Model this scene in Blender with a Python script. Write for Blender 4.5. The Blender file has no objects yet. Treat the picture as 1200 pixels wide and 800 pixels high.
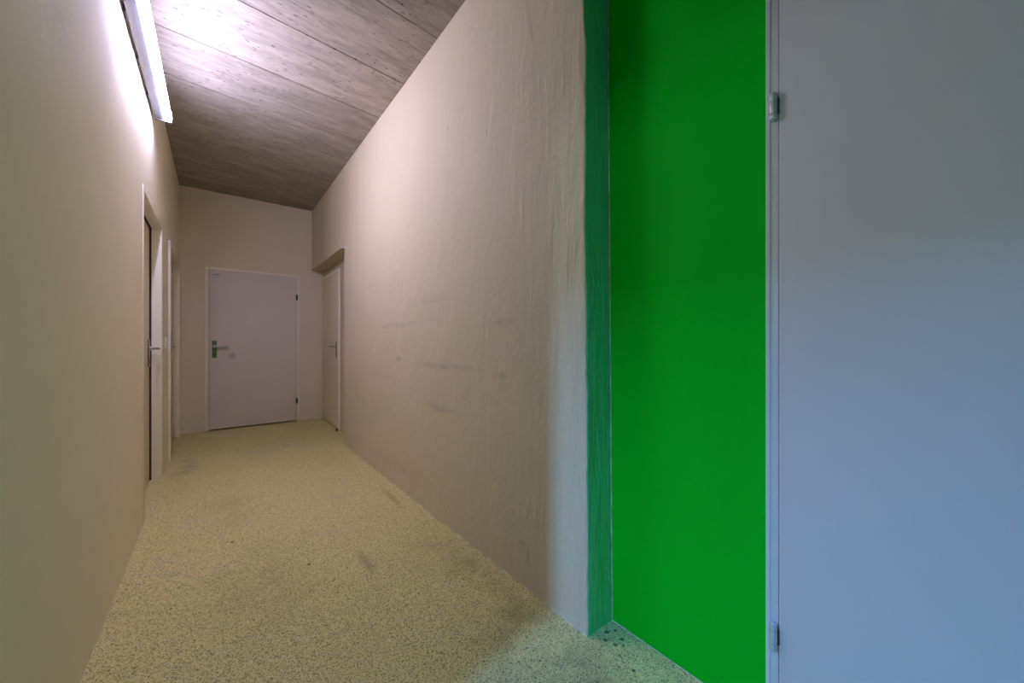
import bpy, bmesh, math, random
from mathutils import Vector, Matrix
random.seed(4)
scene = bpy.context.scene
C = scene.collection
R = math.radians

# ---------------------------------------------------------------- camera
cam_d = bpy.data.cameras.new('camera')
cam_d.sensor_width = 36.0
cam_d.lens = 36.0 * 437 / 1200
cam_d.clip_start = 0.02
cam_d.shift_y = 2 / 1200
cam = bpy.data.objects.new('camera', cam_d)
C.objects.link(cam)
cam.location = (0, 0, 1.06)
cam.rotation_euler = (R(90), 0, R(-38.5))
scene.camera = cam

# ---------------------------------------------------------------- world, daylight, exposure
w = bpy.data.worlds.new('sky')
scene.world = w
w.use_nodes = True
w.node_tree.nodes['Background'].inputs[0].default_value = (0.35, 0.55, 1.0, 1)
w.node_tree.nodes['Background'].inputs[1].default_value = 1.0

DAY = bpy.data.lights.new('daylight', 'AREA')
DAY.shape = 'RECTANGLE'
DAY.size = 2.9
DAY.size_y = 0.42
DAY.energy = 535
DAY.color = (0.12, 0.38, 1.0)
day = bpy.data.objects.new('daylight', DAY)
C.objects.link(day)
day.location = (-5.42, 0.35, 5.45)
day.rotation_euler = (0, R(-90), 0)      # shines towards +X through the added stair window

FILL = bpy.data.lights.new('added_window_fill', 'AREA')   # added pale fill behind the lower window, for wall strip and near door
FILL.shape = 'RECTANGLE'
FILL.size = 0.9
FILL.size_y = 0.42
FILL.energy = 36
FILL.color = (0.62, 0.88, 1.0)
fill = bpy.data.objects.new('added_window_fill', FILL)
C.objects.link(fill)
fill.location = (-5.42, 0.35, 2.15)
fill.rotation_euler = (0, R(-90), 0)

scene.view_settings.view_transform = 'Standard'
scene.view_settings.look = 'None'
scene.view_settings.gamma = 1
scene.view_settings.use_curve_mapping = False
scene.view_settings.exposure = 0.37
TUBE_STRENGTH = 94.0
TUBE_COLOR = (0.66, 0.63, 1.0, 1)

# ---------------------------------------------------------------- material helpers
class N:
    def __init__(self, name):
        self.m = bpy.data.materials.new(name)
        self.m.use_nodes = True
        self.t = self.m.node_tree
        self.n = self.t.nodes
        self.bsdf = self.n['Principled BSDF']
        self.co = self.n.new('ShaderNodeTexCoord').outputs['Object']
    def link(self, a, b):
        self.t.links.new(a, b)
    def put(self, node, key, v):
        s = node.inputs[key]
        if hasattr(v, 'is_output') or isinstance(v, bpy.types.NodeSocket):
            self.link(v, s)
        else:
            s.default_value = v
    def math(self, op, a, b=0.0, clamp=False):
        n = self.n.new('ShaderNodeMath'); n.operation = op; n.use_clamp = clamp
        self.put(n, 0, a); self.put(n, 1, b)
        return n.outputs[0]
    def vmath(self, op, a, b, out=0):
        n = self.n.new('ShaderNodeVectorMath'); n.operation = op
        self.put(n, 0, a)
        if b is not None: self.put(n, 1, b)
        return n.outputs[out]
    def scale(self, v):
        return self.vmath('MULTIPLY', self.co, v)
    def noise(self, vec, sc, det=3.0, rough=0.55, dist=0.0):
        n = self.n.new('ShaderNodeTexNoise')
        self.put(n, 'Vector', vec)
        n.inputs['Scale'].default_value = sc; n.inputs['Detail'].default_value = det
        n.inputs['Roughness'].default_value = rough; n.inputs['Distortion'].default_value = dist
        return n.outputs[0]
    def voro(self, vec, sc, out='Distance', feature='F1', rnd=1.0):
        n = self.n.new('ShaderNodeTexVoronoi'); n.feature = feature
        self.put(n, 'Vector', vec)
        n.inputs['Scale'].default_value = sc; n.inputs['Randomness'].default_value = rnd
        return n.outputs[out]
    def ramp(self, v, a, b, lo=0.0, hi=1.0, smooth=True):
        n = self.n.new('ShaderNodeMapRange')
        n.interpolation_type = 'SMOOTHSTEP' if smooth else 'LINEAR'
        self.put(n, 0, v)
        for k, x in zip((1, 2, 3, 4), (a, b, lo, hi)): n.inputs[k].default_value = x
        return n.outputs[0]
    def mix(self, f, a, b, mode='MIX'):
        n = self.n.new('ShaderNodeMix'); n.data_type = 'RGBA'; n.blend_type = mode
        self.put(n, 0, f)
        for k, x in ((6, a), (7, b)):
            if isinstance(x, tuple): x = (*x[:3], 1)
            self.put(n, k, x)
        return n.outputs[2]
    def bump(self, h, strength, dist, prev=None):
        n = self.n.new('ShaderNodeBump')
        n.inputs['Strength'].default_value = strength; n.inputs['Distance'].default_value = dist
        self.link(h, n.inputs['Height'])
        if prev is not None: self.link(prev, n.inputs['Normal'])
        return n.outputs[0]
    def blob(self, centre, radius):
        d = self.vmath('MULTIPLY', self.vmath('SUBTRACT', self.co, centre), tuple(1 / r for r in radius))
        return self.ramp(self.vmath('LENGTH', d, None, 1), 0.0, 1.0, 1.0, 0.0)
    def done(self, col=None, rough=0.6, normal=None, metal=0.0, spec=0.5):
        if col is not None:
            self.put(self.bsdf, 'Base Color', (*col[:3], 1) if isinstance(col, tuple) else col)
        self.put(self.bsdf, 'Roughness', rough)
        self.bsdf.inputs['Metallic'].default_value = metal
        self.bsdf.inputs['Specular IOR Level'].default_value = spec
        if normal is not None: self.link(normal, self.bsdf.inputs['Normal'])
        return self.m

def simple(name, col, rough=0.5, metal=0.0, var=0.05, sc=12.0, spec=0.5):
    k = N(name)
    f = k.noise(k.co, sc, 3)
    c = k.mix(f, tuple(x * (1 - var) for x in col), tuple(min(1, x * (1 + var)) for x in col))
    return k.done(c, rough, None, metal, spec)

WALL = (0.66, 0.575, 0.38)
SMOOTH = (0.92, 0.84, 0.63)
def plaster(name, col, rough_bump, fine, stains=()):
    k = N(name)
    big = k.noise(k.co, 1.6, 4, 0.6)
    c = k.mix(big, tuple(x * 0.955 for x in col), tuple(min(1, x * 1.03) for x in col))
    if stains:
        tot = None
        br = k.ramp(k.noise(k.scale((1, 6, 22)), 2.2, 5, 0.65), 0.3, 0.68)
        for (cc, rr, s, streak) in stains:
            b = k.math('MULTIPLY', k.blob(cc, (rr[0], rr[1], rr[2] * 1.45)), s * .8)
            if streak: b = k.math('MULTIPLY', b, br)
            tot = b if tot is None else k.math('MAXIMUM', tot, b)
        c = k.mix(tot, c, (0.16, 0.14, 0.115))
    trowel = k.noise(k.scale((1, 1.0, 0.35)), 9, 5, 0.6, 0.6)
    vert = k.ramp(k.noise(k.scale((1, 1.4, 0.12)), 26, 3, 0.6, 0.3), 0.35, 0.75)
    grain = k.noise(k.co, 170, 3, 0.7)
    nrm = k.bump(trowel, 0.5 * rough_bump, 0.02)
    nrm = k.bump(vert, 0.35 * rough_bump, 0.004, nrm)
    nrm = k.bump(grain, fine, 0.002, nrm)
    return k.done(c, 0.72, nrm, 0, 0.3)

M = {}
M['wall'] = plaster('smooth_wall_paint', SMOOTH, 0.22, 0.25)
wall_stains = [
    ((1.05, 2.65, 1.195), (.3, .60, .022), .38, True), ((1.05, 1.42, 1.155), (.3, .25, .02), .3, True),
    ((1.05, 2.655, .947), (.3, .075, .024), .55, False), ((1.05, 1.98, .925), (.3, .62, .022), .45, True),
    ((1.05, 1.40, .909), (.3, .05, .022), .45, False), ((1.05, 2.02, .672), (.3, .36, .022), .42, True),
    ((1.05, 2.9, .80), (.3, .5, .03), .2, True), ((1.05, 2.2, 1.33), (.3, .45, .03), .18, True),
    ((1.05, 1.21, .15), (.3, .012, .05), .5, False), ((1.05, 1.24, .19), (.3, .04, .012), .4, False),
    ((1.05, 2.6, .16), (.3, .8, .05), .22, True), ((1.05, 3.3, 1.55), (.3, .35, .02), .22, True),
    ((1.05, 1.52, 2.10), (.3, .006, .018), .8, False), ((1.05, 1.92, 2.30), (.3, .008, .02), .7, False),
    ((1.05, 3.6, .55), (.3, .25, .02), .25, True)]
M['end_wall'] = plaster('end_wall_paint', (0.84, 0.745, 0.555), 0.22, 0.25)
M['rough_wall'] = plaster('rough_plaster_paint', WALL, 1.35, 0.3, wall_stains)
M['jamb'] = plaster('plaster_with_green_bounce', (0.13, 0.85, 0.42), 1.0, 0.3)  # green light bounced from the recess wall is painted into this colour
M['added_stair_wall'] = plaster('added_stairwell_grey', (0.24, 0.24, 0.24), 0.3, 0.2)  # invented stairwell, kept dark to limit its bounce

# floor: cream granulate flooring with dark flecks
k = N('speckled_floor')
base = k.mix(k.noise(k.co, 2.1, 4, .6), (0.78, 0.70, 0.27), (0.87, 0.79, 0.34))
def flecks(sc, thr, keep, seed):
    v = k.vmath('ADD', k.co, (seed, seed * .7, 0))
    wv = k.vmath('ADD', v, k.vmath('MULTIPLY', k.n.new('ShaderNodeTexNoise').outputs[1], (0.0, 0.0, 0.0)))
    d = k.voro(wv, sc)
    rnd = k.n.new('ShaderNodeSeparateColor')
    k.link(k.voro(wv, sc, 'Color'), rnd.inputs[0])
    m = k.ramp(d, thr * .75, thr, 1, 0)
    on = k.math('LESS_THAN', rnd.outputs[0], keep)
    return k.math('MULTIPLY', m, on), rnd.outputs[1]
f1, r1 = flecks(200, .52, .48, 3.1)
f2, r2 = flecks(310, .55, .50, 7.7)
f3, r3 = flecks(75, .26, .10, 1.3)
f4, r4 = flecks(120, .42, .22, 5.9)
c = k.mix(k.math('MULTIPLY', f4, .6), base, (0.86, 0.82, 0.55))
c = k.mix(k.math('MULTIPLY', f2, .62), c, (0.19, 0.155, 0.12))
c = k.mix(k.math('MULTIPLY', f1, k.ramp(r1, 0, 1, .35, .9)), c, (0.085, 0.07, 0.06))
c = k.mix(k.math('MULTIPLY', f3, .9), c, (0.05, 0.04, 0.035))
tot = None
br = k.ramp(k.noise(k.co, 5, 5, .6), .32, .7)
for cc, rr, s in [((.95, 2.52, 0), (.035, .26, .2), .34), ((.57, 1.86, 0), (.035, .20, .2), .34), ((.9, 1.75, 0), (.22, .25, .2), .28),
                  ((.15, 2.0, 0), (.28, .55, .2), .30), ((.05, 3.0, 0), (.25, .5, .2), .2), ((-.2, 4.2, 0), (.12, .5, .2), .4),
                  ((.93, 1.35, 0), (.16, .9, .2), .45), ((.85, .80, 0), (.55, .6, .2), .55), ((.5, 4.6, 0), (.5, .5, .2), .22)]:
    b = k.math('MULTIPLY', k.blob(cc, rr), s)
    if rr[0] > .05: b = k.math('MULTIPLY', b, br)
    tot = b if tot is None else k.math('MAXIMUM', tot, b)
for cc, r_ in [((.07, 2.485, 0), .016), ((.351, 2.006, 0), .014), ((1.10, .80, 0), .012), ((1.125, .855, 0), .014), ((1.09, .835, 0), .013),
               ((1.14, .80, 0), .011), ((1.06, .70, 0), .010), ((1.155, .84, 0), .010), ((1.12, .78, 0), .008)]:
    tot = k.math('MAXIMUM', tot, k.math('MULTIPLY', k.ramp(k.blob(cc, (r_, r_, .2)), .2, .5), .9))
c = k.mix(tot, c, (0.10, 0.085, 0.06))
M['floor'] = k.done(c, .55, k.bump(k.noise(k.co, 260, 2), .15, .001), 0, .35)

# ceiling: board-marked concrete
k = N('board_marked_concrete')
sh = k.n.new('ShaderNodeMapping'); sh.inputs['Rotation'].default_value = (0, 0, R(-4.3))
k.link(k.co, sh.inputs['Vector'])
v = sh.outputs[0]
oi = k.n.new('ShaderNodeObjectInfo')
vr = k.vmath('ADD', v, k.vmath('MULTIPLY', oi.outputs['Random'], (7.3, 0, 0)))
grain = k.noise(k.vmath('MULTIPLY', vr, (6, 110, 1)), 1.6, 8, .75, .4)
broad = k.noise(k.vmath('MULTIPLY', vr, (1.3, 4.5, 1)), 2.6, 9, .74)
c = k.mix(k.ramp(broad, .3, .7), (0.34, 0.295, 0.235), (0.53, 0.465, 0.375))
c = k.mix(k.ramp(grain, .35, .7), c, k.mix(1.0, c, (0.68, 0.67, 0.66), 'MULTIPLY'))
tone = k.ramp(oi.outputs['Random'], 0, 1, .88, 1.08, False)
tn = k.n.new('ShaderNodeCombineColor')
for i_ in range(3): k.link(tone, tn.inputs[i_])
c = k.mix(1.0, c, tn.outputs[0], 'MULTIPLY')
# fine ridge lines left by single planks
sy = k.n.new('ShaderNodeSeparateXYZ'); k.link(v, sy.inputs[0])
ln = k.math('ABSOLUTE', k.math('SUBTRACT', k.math('FRACT', k.math('MULTIPLY', sy.outputs[1], 5.9)), .5))
ln = k.math('MULTIPLY', k.ramp(ln, 0, .03, 1, 0), k.ramp(k.noise(k.vmath('MULTIPLY', v, (2.2, 5.9, 1)), 1, 3), .45, .62))
c = k.mix(k.math('MULTIPLY', ln, .7), c, (0.10, 0.08, 0.065))
# pores, larger where the noise clusters them
pd = k.voro(k.vmath('MULTIPLY', vr, (.7, 1.4, 1)), 17)
ps = k.n.new('ShaderNodeSeparateColor'); k.link(k.voro(k.vmath('MULTIPLY', vr, (.7, 1.4, 1)), 17, 'Color'), ps.inputs[0])
pore = k.math('MULTIPLY', k.ramp(k.math('ADD', pd, k.math('MULTIPLY', ps.outputs[1], .09)), .09, .17, 1, 0), k.math('LESS_THAN', ps.outputs[0], .27))
pd2 = k.voro(k.vmath('MULTIPLY', vr, (.4, 1.6, 1)), 36)
pore2 = k.math('MULTIPLY', k.ramp(pd2, .10, .24, 1, 0), k.ramp(k.noise(v, 3.5, 3), .44, .56))
pores = k.math('MAXIMUM', pore, k.math('MULTIPLY', pore2, .95))
c = k.mix(k.math('MULTIPLY', pores, .85), c, (0.045, 0.035, 0.03))
rust = k.math('MULTIPLY', k.ramp(k.noise(v, 11, 4), .5, .7), k.math('MAXIMUM', k.blob((1.02, 2.56, 2.9), (.07, .06, .2)), k.blob((1.0, 2.75, 2.9), (.06, .08, .2))))
c = k.mix(k.math('MULTIPLY', rust, .8), c, (0.30, 0.10, 0.03))
nrm = k.bump(grain, .35, .004)
nrm = k.bump(k.math('SUBTRACT', 1.0, pores), .8, .003, nrm)
M['concrete'] = k.done(c, .8, nrm, 0, .25)
M['slab'] = simple('dark_slab', (0.10, 0.085, 0.07), .9)

M['green'] = None
k = N('green_lacquer')
g = k.mix(k.noise(k.co, 1.5, 3), (0.0004, 0.50, 0.013), (0.0004, 0.53, 0.015))
M['green'] = k.done(g, .5, k.bump(k.noise(k.co, 120, 2), .03, .001), 0, .05)

k = N('white_door_lacquer')
c = k.mix(k.noise(k.co, 2.5, 3), (0.64, 0.63, 0.60), (0.68, 0.67, 0.64))
M['door'] = k.done(c, .42, k.bump(k.noise(k.co, 90, 2), .03, .001), 0, .35)
k = N('white_door_lacquer_with_smudge')
c = k.mix(k.noise(k.co, 2.5, 3), (0.78, 0.715, 0.645), (0.82, 0.75, 0.675))
sm = k.math('MULTIPLY', k.blob((-.235, 0, .905), (.055, .3, .055)), .5)
sm = k.math('MAXIMUM', sm, k.math('MULTIPLY', k.blob((-.05, 0, 1.55), (.05, .3, .04)), .05))
c = k.mix(sm, c, (0.25, 0.23, 0.21))
M['door_smudge'] = k.done(c, .42, None, 0, .35)
M['cream_door'] = simple('cream_door_lacquer', (0.80, 0.71, 0.50), .42, 0, .03, 4)
M['frame'] = simple('cream_frame_paint', (0.95, 0.89, 0.72), .4, 0, .03, 6)
M['frame_white'] = simple('white_frame_paint', (0.72, 0.70, 0.70), .4, 0, .03, 6)
M['chrome'] = simple('brushed_steel', (0.62, 0.60, 0.58), .28, 1.0, .06, 60)
M['dull'] = simple('dull_nickel', (0.36, 0.33, 0.29), .4, .9, .06, 60)
M['hinge'] = simple('zinc_hinge', (0.62, 0.67, 0.65), .42, .35, .1, 80)
M['hinge_dark'] = simple('dark_hinge', (0.06, 0.05, 0.04), .5, .4)
M['plate_green'] = simple('green_plate', (0.10, 0.25, 0.055), .45, 0, .15, 90)
M['black'] = simple('black_hole', (0.012, 0.012, 0.010), .6)
M['dark'] = simple('dark_void', (0.03, 0.025, 0.02), .9)
M['housing'] = simple('lamp_housing_enamel', (0.15, 0.15, 0.17), .55, .1)
M['plastic'] = simple('white_plastic', (0.74, 0.72, 0.68), .4)
M['tag'] = simple('pale_tag', (0.72, 0.69, 0.69), .4)
M['print'] = simple('grey_print', (0.34, 0.31, 0.31), .6)
M['rubber'] = simple('dark_rubber', (0.05, 0.042, 0.035), .7)
k = N('sealant')
c = k.mix(k.ramp(k.noise(k.co, 16, 3), .4, .6), (0.48, 0.45, 0.28), (0.74, 0.70, 0.52))
M['seal'] = k.done(c, .6)
k = N('lit_diffuser')
k.bsdf.inputs['Base Color'].default_value = (.9, .9, .9, 1)
k.bsdf.inputs['Emission Color'].default_value = TUBE_COLOR
k.bsdf.inputs['Emission Strength'].default_value = TUBE_STRENGTH
M['tube'] = k.m
k = N('window_glass')
tr = k.n.new('ShaderNodeBsdfTransparent'); gl = k.n.new('ShaderNodeBsdfGlossy'); mx = k.n.new('ShaderNodeMixShader')
gl.inputs['Roughness'].default_value = .02
mx.inputs[0].default_value = .07
k.link(tr.outputs[0], mx.inputs[1]); k.link(gl.outputs[0], mx.inputs[2])
k.link(mx.outputs[0], k.n['Material Output'].inputs[0])
M['glass'] = k.m

# ---------------------------------------------------------------- mesh helpers
def box(bm, x0, x1, y0, y1, z0, z1, bev=0.0, seg=2):
    t = bmesh.new()
    bmesh.ops.create_cube(t, size=1)
    for v_ in t.verts:
        v_.co = Vector(((x0 + x1) / 2 + v_.co.x * (x1 - x0), (y0 + y1) / 2 + v_.co.y * (y1 - y0), (z0 + z1) / 2 + v_.co.z * (z1 - z0)))
    if bev:
        bmesh.ops.bevel(t, geom=t.edges[:], offset=bev, segments=seg, affect='EDGES', profile=.5)
    merge(bm, t)
def merge(bm, t):
    me = bpy.data.meshes.new('tmp'); t.to_mesh(me); t.free()
    bm.from_mesh(me); bpy.data.meshes.remove(me)
def cyl(bm, p0, p1, r, n=20, r2=None, bev=0.0):
    p0, p1 = Vector(p0), Vector(p1)
    t = bmesh.new()
    bmesh.ops.create_cone(t, cap_ends=True, segments=n, radius1=r, radius2=r if r2 is None else r2, depth=(p1 - p0).length)
    if bev:
        es = [e for e in t.edges if len([f_ for f_ in e.link_faces if len(f_.verts) > 4]) == 1]
        bmesh.ops.bevel(t, geom=es, offset=bev, segments=2, affect='EDGES', profile=.5)
    q = Vector((0, 0, 1)).rotation_difference((p1 - p0).normalized())
    bmesh.ops.transform(t, matrix=Matrix.Translation((p0 + p1) / 2) @ q.to_matrix().to_4x4(), verts=t.verts)
    merge(bm, t)
def tube(bm, pts, r, n=12):
    pts = [Vector(p) for p in pts]
    rings = []
    for i, p in enumerate(pts):
        d = (pts[min(i + 1, len(pts) - 1)] - pts[max(i - 1, 0)]).normalized()
        up = Vector((0, 0, 1))
        a = d.cross(up).normalized(); b = a.cross(d).normalized()
        rings.append([bm.verts.new(p + a * r * math.cos(2 * math.pi * j / n) + b * r * math.sin(2 * math.pi * j / n)) for j in range(n)])
    for A, B in zip(rings, rings[1:]):
        for j in range(n):
            bm.faces.new((A[j], A[(j + 1) % n], B[(j + 1) % n], B[j]))
    bm.faces.new(rings[0][::-1]); bm.faces.new(rings[-1])
def obj(name, bm, mat, parent=None, smooth=False, label=None):
    bmesh.ops.recalc_face_normals(bm, faces=bm.faces[:])
    me = bpy.data.meshes.new(name); bm.to_mesh(me); bm.free()
    me.materials.append(M[mat])
    if smooth:
        for p in me.polygons: p.use_smooth = True
        me.set_sharp_from_angle(angle=R(35))
    o = bpy.data.objects.new(name, me); C.objects.link(o)
    if parent: o.parent = parent
    if label: o['label'] = label
    return o
def tag(o, label, cat, kind=None, group=None):
    o['label'] = label; o['category'] = cat
    if kind: o['kind'] = kind
    if group: o['group'] = group
    return o
def empty(name, loc, rz=0):
    o = bpy.data.objects.new(name, None); C.objects.link(o)
    o.location = loc; o.rotation_euler = (0, 0, rz); o.empty_display_size = .1
    return o
def boxes(*bs):
    bm = bmesh.new()
    for b in bs: box(bm, *b)
    return bm

# ---------------------------------------------------------------- the setting
XL, XR, XN, YE, H = -0.33, 1.05, 1.19, 5.80, 2.90
tag(obj('floor', boxes((-5.3, 1.45, -2.8, 6.0, -.12, 0)), 'floor'), 'cream yellow floor densely flecked with dark specks', 'floor', 'structure')

# ceiling slab with formwork panels in relief
ceil = tag(obj('ceiling', boxes((-.42, 1.45, -2.8, 6.0, H + .006, H + .16)), 'slab'), 'raw board-marked concrete ceiling above the corridor', 'ceiling', 'structure')
def clip(poly, y0, y1):
    for lim, s in ((y0, 1), (y1, -1)):
        out = []
        for (a, b) in zip(poly, poly[1:] + poly[:1]):
            ia, ib = (a[1] - lim) * s >= 0, (b[1] - lim) * s >= 0
            if ia: out.append(a)
            if ia != ib:
                t = (lim - a[1]) / (b[1] - a[1]); out.append((a[0] + t * (b[0] - a[0]), lim))
        poly = out
        if not poly: return poly
    return poly
shear = math.tan(R(4.3))
x0, x1 = -.42, 1.40
for i in range(-10, 9):
    ya, yb = 2.045 + .507 * i + .0035, 2.045 + .507 * (i + 1) - .0035
    poly = [(x0, ya + (x0 - XR) * shear), (x1, ya + (x1 - XR) * shear), (x1, yb + (x1 - XR) * shear), (x0, yb + (x0 - XR) * shear)]
    poly = clip(poly, -2.7, 5.95)
    if len(poly) < 3: continue
    bm = bmesh.new()
    dz = random.uniform(-.0008, .0008)
    lo = [bm.verts.new((p[0], p[1], H + dz)) for p in poly]
    hi = [bm.verts.new((p[0], p[1], H + .006)) for p in poly]
    bm.faces.new(lo); bm.faces.new(hi[::-1])
    for a in range(len(poly)):
        b = (a + 1) % len(poly)
        bm.faces.new((lo[a], lo[b], hi[b], hi[a]))
    obj('concrete_panel', bm, 'concrete', ceil)

HW = H - .0015
# left wall with two door openings and an added doorway to the invented stairwell
D1, D2, DH = (3.02, 4.02), (4.53, 5.66), 1.985
XB = -.55
bm = boxes((XB, XL, .90, D1[0] + .02, 0, HW), (XB, XL, D1[1] - .02, D2[0] + .02, 0, HW), (XB, XL, D2[1] - .02, 6.0, 0, HW),
           (XB, XL, D1[0] + .02, D1[1] - .02, DH - .02, HW), (XB, XL, D2[0] + .02, D2[1] - .02, DH - .02, HW),
           (XB, XL - .18, D1[0] + .02, D1[1] - .02, 0, DH - .02), (XB, XL - .18, D2[0] + .02, D2[1] - .02, 0, DH - .02),
           (XB, XL, -.75, .90, 2.0, HW), (XB, XL, -2.8, -.75, 0, HW))
tag(obj('wall_left', bm, 'wall'), 'smooth beige painted corridor wall on the left with two doors', 'wall', 'structure')

# end wall
EX0, EX1 = -.097, .897
bm = boxes((XL, EX0 + .015, YE, YE + .2, 0, HW), (EX1 - .015, XN, YE, YE + .2, 0, HW), (EX0 + .015, EX1 - .015, YE, YE + .2, DH - .01, HW),
           (EX0 + .015, EX1 - .015, YE + .1, YE + .2, 0, DH - .01))
tag(obj('wall_end', bm, 'end_wall'), 'narrow beige wall closing the far end of the corridor', 'wall', 'structure')

# right wall: rough plaster, slightly leaning wavy corner towards the recess
YC, YN, ZN = .88, 4.13, 2.075
bm = bmesh.new()
lv = []
nz = 70
for i in range(nz + 1):
    z = HW * i / nz
    ln_ = .0205 * z / 2.4
    wv = .0016 * math.sin(z * 5.3 + 1) + .001 * math.sin(z * 13.7) + .0013 * random.uniform(-1, 1)
    if 2.02 < z < 2.16: wv -= .006
    wx = .002 * math.sin(z * 7.1) + .0015 * random.uniform(-1, 1)
    wi = .0015 * math.sin(z * 9.1)
    y = YC + ln_
    pts = [(XR, YN), (XR, 3.0), (XR, 2.0), (XR, 1.3), (XR + wx * .4, y + wv + .03), (XR + wx, y + wv + .007), (XR + .002 + wx, y + wv + .002), (XR + .008 + wx, y + wv),
           (XR + .04, y + wv * .5), (XN, y + wi), (1.40, y), (1.40, YN)]
    lv.append([bm.verts.new((p[0], p[1], z)) for p in pts])
for A, B in zip(lv, lv[1:]):
    for j in range(len(A)):
        q = (j + 1) % len(A)
        bm.faces.new((A[j], A[q], B[q], B[j]))
bm.faces.new(lv[0]); bm.faces.new(lv[-1])
box(bm, XR, 1.40, YN, 6.0, ZN, HW)                     # lintel over the far recess
box(bm, XN, 1.40, YN, 4.86, 0, ZN)                     # infill beside the far door
box(bm, XN, 1.40, 4.86, 5.79, 1.985, ZN)
box(bm, XN + .1, 1.40, 4.86, 5.79, 0, 1.985)
box(bm, XN, 1.40, 5.79, 6.0, 0, ZN)
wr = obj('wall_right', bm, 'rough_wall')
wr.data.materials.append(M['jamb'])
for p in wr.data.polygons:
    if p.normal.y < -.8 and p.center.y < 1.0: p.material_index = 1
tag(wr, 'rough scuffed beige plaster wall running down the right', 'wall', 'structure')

# green recess wall beside the near white door
bm = bmesh.new()
XD = 1.165            # front plane of the near door frame
for z0_, z1_, yy in [(0, HW, None)]:
    a = [bm.verts.new(p) for p in ((XN, .30, 0), (XN, YC + .0, 0), (XN, YC + .0205 * HW / 2.4, HW), (XN, .30, HW))]
    b = [bm.verts.new((1.40, v_.co.y, v_.co.z)) for v_ in a]
    bm.faces.new(a); bm.faces.new(b[::-1])
    for j in range(4):
        q = (j + 1) % 4
        bm.faces.new((a[j], a[q], b[q], b[j]))
box(bm, XN + .06, 1.40, -.62, .30, 0, HW)
box(bm, XN, 1.40, -.62, .30, 2.02, HW)
box(bm, XN, 1.40, -1.1, -.62, 0, HW)
tag(obj('wall_recess', bm, 'green'), 'vivid green painted wall set back between plaster corner and pale door', 'wall', 'structure')
tag(obj('wall_near', boxes((XN, 1.40, -2.8, -1.1, 0, HW)), 'green'), 'unseen wall beyond the pale door, made green to bounce green light', 'wall', 'structure')  # green put on this and the rear wall to tint left wall and floor
tag(obj('wall_rear', boxes((XL, XN, -2.8, -2.6, 0, HW)), 'green'), 'unseen wall behind the viewer, made green to bounce green light', 'wall', 'structure')

# sealant beads
bm = bmesh.new()
tube(bm, [(XN - .001, YC - .002 + .0205 * z / 2.4, z) for z in [0.0 + .145 * i for i in range(21)]], .0022, 6)
obj_seal = tag(obj('trim_1', bm, 'seal', smooth=True), 'thin pale sealant line between green wall and plaster corner', 'trim', 'structure')
bm = bmesh.new()
tube(bm, [(XN - .0005, .37 + .051 * i, .0005) for i in range(11)], .0018, 6)
tag(obj('trim_2', bm, 'seal', smooth=True), 'thin pale sealant line along the foot of the green wall', 'trim', 'structure')
bm = bmesh.new()
tube(bm, [(XR - .0005, .885 + .0541 * i, .0006) for i in range(61)], .0030, 6)
tag(obj('trim_3', bm, 'seal', smooth=True), 'thin patchy pale line along the foot of the rough plaster wall', 'trim', 'structure')

# unseen stairwell and window, invented to give the daylight a source
SX, SH = -5.2, 7.2
WY0, WY1, WZ0, WZ1 = .15, .55, 1.7, 6.9
tag(obj('wall_added_stair_window', boxes((SX - .2, SX, -1.6, WY0, 0, SH), (SX - .2, SX, WY1, 2.3, 0, SH), (SX - .2, SX, WY0, WY1, 0, WZ0), (SX - .2, SX, WY0, WY1, WZ1, SH)), 'added_stair_wall'),
    'added unseen stairwell wall with a tall narrow window', 'wall', 'structure')
tag(obj('wall_added_stair_south', boxes((SX - .2, XB, -1.8, -1.6, 0, SH)), 'added_stair_wall'), 'added unseen stairwell side wall on the window side', 'wall', 'structure')
tag(obj('wall_added_stair_north', boxes((SX - .2, XB, 2.3, 2.5, 0, SH)), 'added_stair_wall'), 'added unseen stairwell side wall next to the corridor doors', 'wall', 'structure')
tag(obj('wall_added_stair_upper', boxes((XB, -.43, -1.8, 2.5, HW, SH)), 'added_stair_wall'), 'added unseen stairwell wall above the doorway', 'wall', 'structure')
tag(obj('ceiling_added_stair', boxes((SX - .2, -.43, -1.8, 2.5, SH, SH + .15)), 'added_stair_wall'), 'ceiling over the added unseen stairwell', 'ceiling', 'structure')
win = tag(empty('window_added_1', (SX - .1, (WY0 + WY1) / 2, WZ0)), 'tall narrow window in the added unseen stairwell', 'window', 'structure')
hw, hh = (WY1 - WY0) / 2, WZ1 - WZ0
obj('window_frame', boxes((-.03, .03, -hw, -hw + .012, 0, hh), (-.03, .03, hw - .012, hw, 0, hh), (-.03, .03, -hw, hw, 0, .012), (-.03, .03, -hw, hw, hh - .012, hh)), 'frame_white', win)
obj('pane', boxes((-.003, .003, -hw + .012, hw - .012, .012, hh - .012)), 'glass', win)

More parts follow.
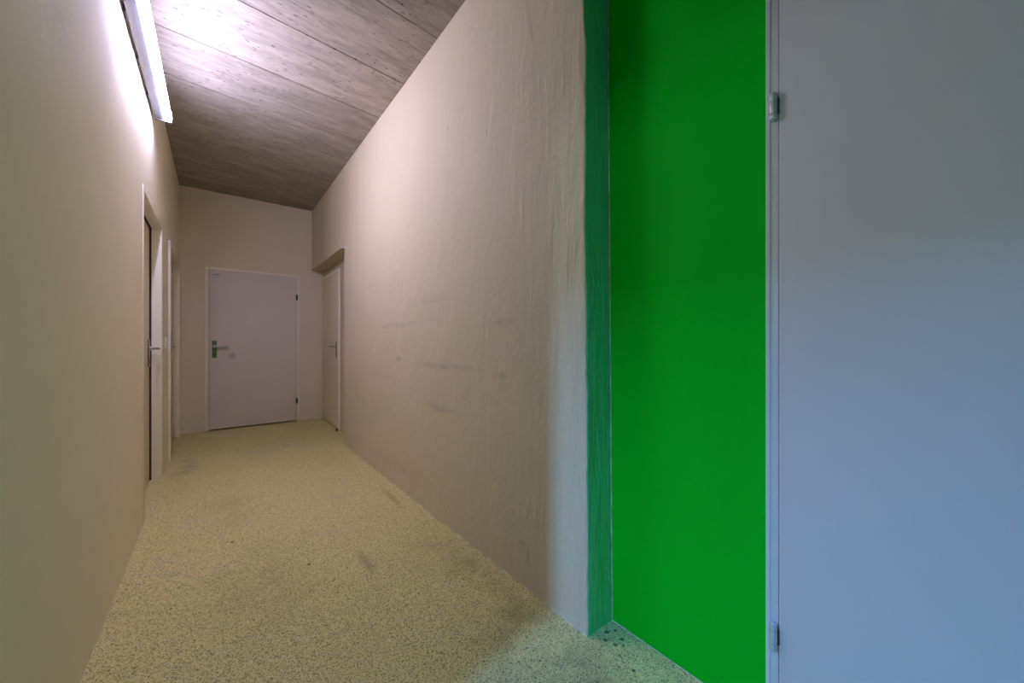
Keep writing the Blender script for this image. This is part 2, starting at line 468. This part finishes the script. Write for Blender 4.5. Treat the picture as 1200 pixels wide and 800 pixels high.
# ---------------------------------------------------------------- doors
def lever(parent, x, y, z, s, plate_mat, lever_mat, ph=.21, pw=.046):
    """plate on the leaf face y, lever pointing to s (+1/-1) in x, outwards is -y"""
    bm = bmesh.new(); box(bm, x - pw / 2, x + pw / 2, y - .009, y, z - .14, z - .14 + ph, .004)
    pl = obj('handle_plate', bm, plate_mat, parent, True)
    bm = bmesh.new(); cyl(bm, (x, y - .0105, z - .098), (x, y - .004, z - .098), .0085, 14)
    box(bm, x - .003, x + .003, y - .0105, y - .004, z - .116, z - .098)
    obj('keyhole', bm, 'black', pl)
    bm = bmesh.new()
    cyl(bm, (x, y - .016, z), (x, y - .007, z), .0165, 20, bev=.002)
    path = [(x, y - .012, z), (x, y - .040, z), (x + s * .003, y - .050, z), (x + s * .011, y - .057, z), (x + s * .022, y - .059, z),
            (x + s * .06, y - .058, z + .0015), (x + s * .10, y - .056, z + .002), (x + s * .128, y - .053, z + .001)]
    tube(bm, path, .0092, 12)
    obj('handle_lever', bm, lever_mat, parent, True)

def hinge(parent, x, y, z, mat, r=.0095, h=.072, wing=1):
    bm = bmesh.new()
    segs = [(0, .20), (.215, .70), (.715, 1.0)]
    for a, b in segs:
        cyl(bm, (x, y, z - h / 2 + a * h), (x, y, z - h / 2 + b * h), r, 20, bev=.001)
    cyl(bm, (x, y, z - h / 2), (x, y, z + h / 2), r * .8, 16)
    cyl(bm, (x, y, z + h / 2), (x, y, z + h / 2 + .004), r * .8, 16, r2=r * .35)
    cyl(bm, (x, y, z - h / 2 - .004), (x, y, z - h / 2), r * .35, 16, r2=r * .8)
    hb = obj('hinge', bm, mat, parent, True)
    bm = bmesh.new()
    box(bm, x + wing * r * .2, x + wing * r * 1.35, y + r * .1, y + r * 1.1, z - h * .28, z + h * .28, .0006)
    obj('hinge_wing', bm, 'hinge_dark', hb)

def door(name, loc, rz, W, Hh, fw, p, r, depth, frame_mat, leaf_mat, hinge_s, label, plate='dull', lev='dull',
         hinge_mat='hinge_dark', hinge_x=None, hz=(.28, 1.68), hr=.008, hh_=.06, gap=.003, bottom=.010, fw_head=None, lever_z=1.02):
    d = tag(empty(name, loc, rz), label, 'door', 'structure')
    fh = fw if fw_head is None else fw_head
    bm = bmesh.new()
    box(bm, -W / 2, -W / 2 + fw, -p, depth, 0, Hh, .0025)
    box(bm, W / 2 - fw, W / 2, -p, depth, 0, Hh, .0025)
    box(bm, -W / 2 + fw - .003, W / 2 - fw + .003, -p, depth, Hh - fh, Hh, .0025)
    if r + .045 < depth:                                 # stop behind the leaf
        box(bm, -W / 2 + fw - .002, -W / 2 + fw + .018, r + .044, depth, 0, Hh - fh)
        box(bm, W / 2 - fw - .018, W / 2 - fw + .002, r + .044, depth, 0, Hh - fh)
        box(bm, -W / 2 + fw, W / 2 - fw, r + .044, depth, Hh - fh - .018, Hh - fh)
    obj('door_frame', bm, frame_mat, d, True)
    bm = bmesh.new()
    hwid = W / 2 - fw - gap
    box(bm, -hwid, hwid, r, r + .04, bottom, Hh - fh - gap, .002)
    leaf = obj('door_leaf', bm, leaf_mat, d, True)
    lever(d, -hinge_s * (hwid - .055), r, lever_z, hinge_s, plate, lev)
    hx = hinge_s * (W / 2 - fw) if hinge_x is None else hinge_x
    for z in hz: hinge(d, hx, min(-p, r) - hr * .55, z, hinge_mat, hr, hh_, -hinge_s)
    return d, leaf

# left wall, near door: latch side far from the viewer, hinges near (hidden in the reveal)
def left_door(name, y0, y1, label, proud, hz=None):
    yc = (y0 + y1) / 2
    d, leaf = door(name, (XL, yc, 0), R(90), y1 - y0, 1.985, .035, proud, .068, .16, 'frame', 'cream_door', -1, label, 'dull', 'chrome',
                'frame', -(y1 - y0) / 2 + .038, (), gap=.004)
    xe, r = (y1 - y0) / 2 - .035, .068
    obj('door_seal', boxes((xe - .004, xe + .001, r - .012, r + .002, .005, 1.947), (-xe, xe, r - .012, r + .002, 1.945, 1.951)), 'rubber', d)
    return d
left_door('door_1', *D1, 'cream door deep in its frame on the left wall, nearer the viewer', .003)
left_door('door_2', *D2, 'cream door in the left wall next to the end wall', .016)

# end door
W3 = EX1 - EX0
d3, leaf3 = door('door_3', ((EX0 + EX1) / 2, YE, 0), 0, W3, 1.98, .030, .012, -.014, .09, 'frame', 'door_smudge', 1,
                 'wide white door with green handle plate in the end wall', 'plate_green', 'chrome', 'hinge_dark', bottom=.016, hr=.010, hh_=.075)
leaf3.data.materials[0] = M['door_smudge']
tg = obj('name_tag', boxes((-W3 / 2 + .065, -W3 / 2 + .150, -.0175, -.0135, 1.868, 1.912)), 'tag', d3)
bm = bmesh.new()
for i in range(5):
    box(bm, -W3 / 2 + .082 + i * .0105, -W3 / 2 + .090 + i * .0105, -.0182, -.0165, 1.886, 1.899)
obj('name_print', bm, 'print', tg)

# far recess door on the right: local +x runs towards the viewer
door('door_4', (XN, (4.87 + 5.78) / 2, 0), R(-90), 5.78 - 4.87, 1.98, .035, .012, -.016, .09, 'frame', 'cream_door', -1,
     'narrow beige door in the shallow recess at the far right', 'dull', 'dull', 'frame', bottom=.016)

# near white door, seen only in part
W5 = .90
yc5 = .362 - W5 / 2
d5, leaf5 = door('door_5', (XN, yc5, 0), R(-90), W5, 2.03, .029, .025, -.0285, .055, 'frame_white', 'door', -1,
     'large pale blue-white door close to the viewer on the right', 'dull', 'chrome', 'hinge', -W5 / 2 + .0195, (.285, 1.685), .0098, .068, gap=.0018)
# a fine shadow groove along the visible jamb
obj('frame_bead', boxes((-W5 / 2 + .0005, -W5 / 2 + .010, -.0275, -.024, 0, 2.03)), 'frame_white', d5)

# ---------------------------------------------------------------- things
# fluorescent wall light
LY0, LY1, LZ = 2.22, 3.43, 2.555
lamp = tag(empty('wall_light', (XL + .014, (LY0 + LY1) / 2, LZ)), 'long glowing strip light with grey housing high on the left wall', 'lamp')
hl = (LY1 - LY0) / 2
bm = bmesh.new(); box(bm, 0.0, .045, -hl, hl, .004, .075, .003)
box(bm, .040, .069, -hl, hl, .060, .075, .003)                    # hood added above the diffuser to cut light on the ceiling
for yb in (-hl * .6, 0, hl * .6): box(bm, -.014, .002, yb - .03, yb + .03, .02, .06, .001)   # wall brackets
obj('housing', bm, 'housing', lamp, True)
bm = bmesh.new()
prof = [(.0465, .004), (.056, .001), (.067, .0015), (.077, .006), (.083, .013), (.085, .029), (.083, .045), (.074, .0585), (.0465, .0595)]
ra = [bm.verts.new((a, -hl + .012, b)) for a, b in prof]
rb = [bm.verts.new((a, hl - .012, b)) for a, b in prof]
for j in range(len(prof)):
    q = (j + 1) % len(prof)
    bm.faces.new((ra[j], ra[q], rb[q], rb[j]))
bm.faces.new(ra); bm.faces.new(rb[::-1])
obj('diffuser', bm, 'tube', lamp, True)
for s in (-1, 1):
    bm = bmesh.new(); box(bm, .002, .087, min(s * (hl - .011), s * (hl + .006)), max(s * (hl - .011), s * (hl + .006)), -.002, .078, .003)
    obj('end_cap', bm, 'housing', lamp, True)

# light switch between the left doors
sw = tag(empty('light_switch', (XL, 4.30, 1.065)), 'small white light switch between the two left doors', 'switch')
bm = bmesh.new(); box(bm, 0, .009, -.043, .043, -.043, .043, .003); obj('switch_plate', bm, 'plastic', sw, True)
bm = bmesh.new(); box(bm, .008, .014, -.028, .028, -.028, .028, .002); obj('rocker', bm, 'plastic', sw, True)

# small white hook at the recess corner
hk = tag(empty('wall_hook', (XR, 4.085, 2.045)), 'tiny white knob hook on the plaster beside the far recess', 'hook')
bm = bmesh.new(); cyl(bm, (0, 0, 0), (-.006, 0, 0), .017, 18, bev=.002); obj('hook_base', bm, 'plastic', hk, True)
bm = bmesh.new(); cyl(bm, (-.005, 0, 0), (-.022, 0, -.002), .007, 14); cyl(bm, (-.020, 0, -.002), (-.034, 0, -.003), .013, 18, bev=.003); obj('hook_knob', bm, 'plastic', hk, True)

# door stop on the floor of the far recess
st = tag(empty('door_stop', (1.145, 4.83, 0)), 'little dark door stop on the floor by the far recess door', 'door stop')
bm = bmesh.new(); cyl(bm, (0, 0, 0), (0, 0, .010), .017, 18, bev=.002); obj('stop_base', bm, 'dull', st, True)
bm = bmesh.new(); cyl(bm, (0, 0, .009), (0, 0, .028), .013, 18, bev=.003); obj('rubber_bumper', bm, 'rubber', st, True)
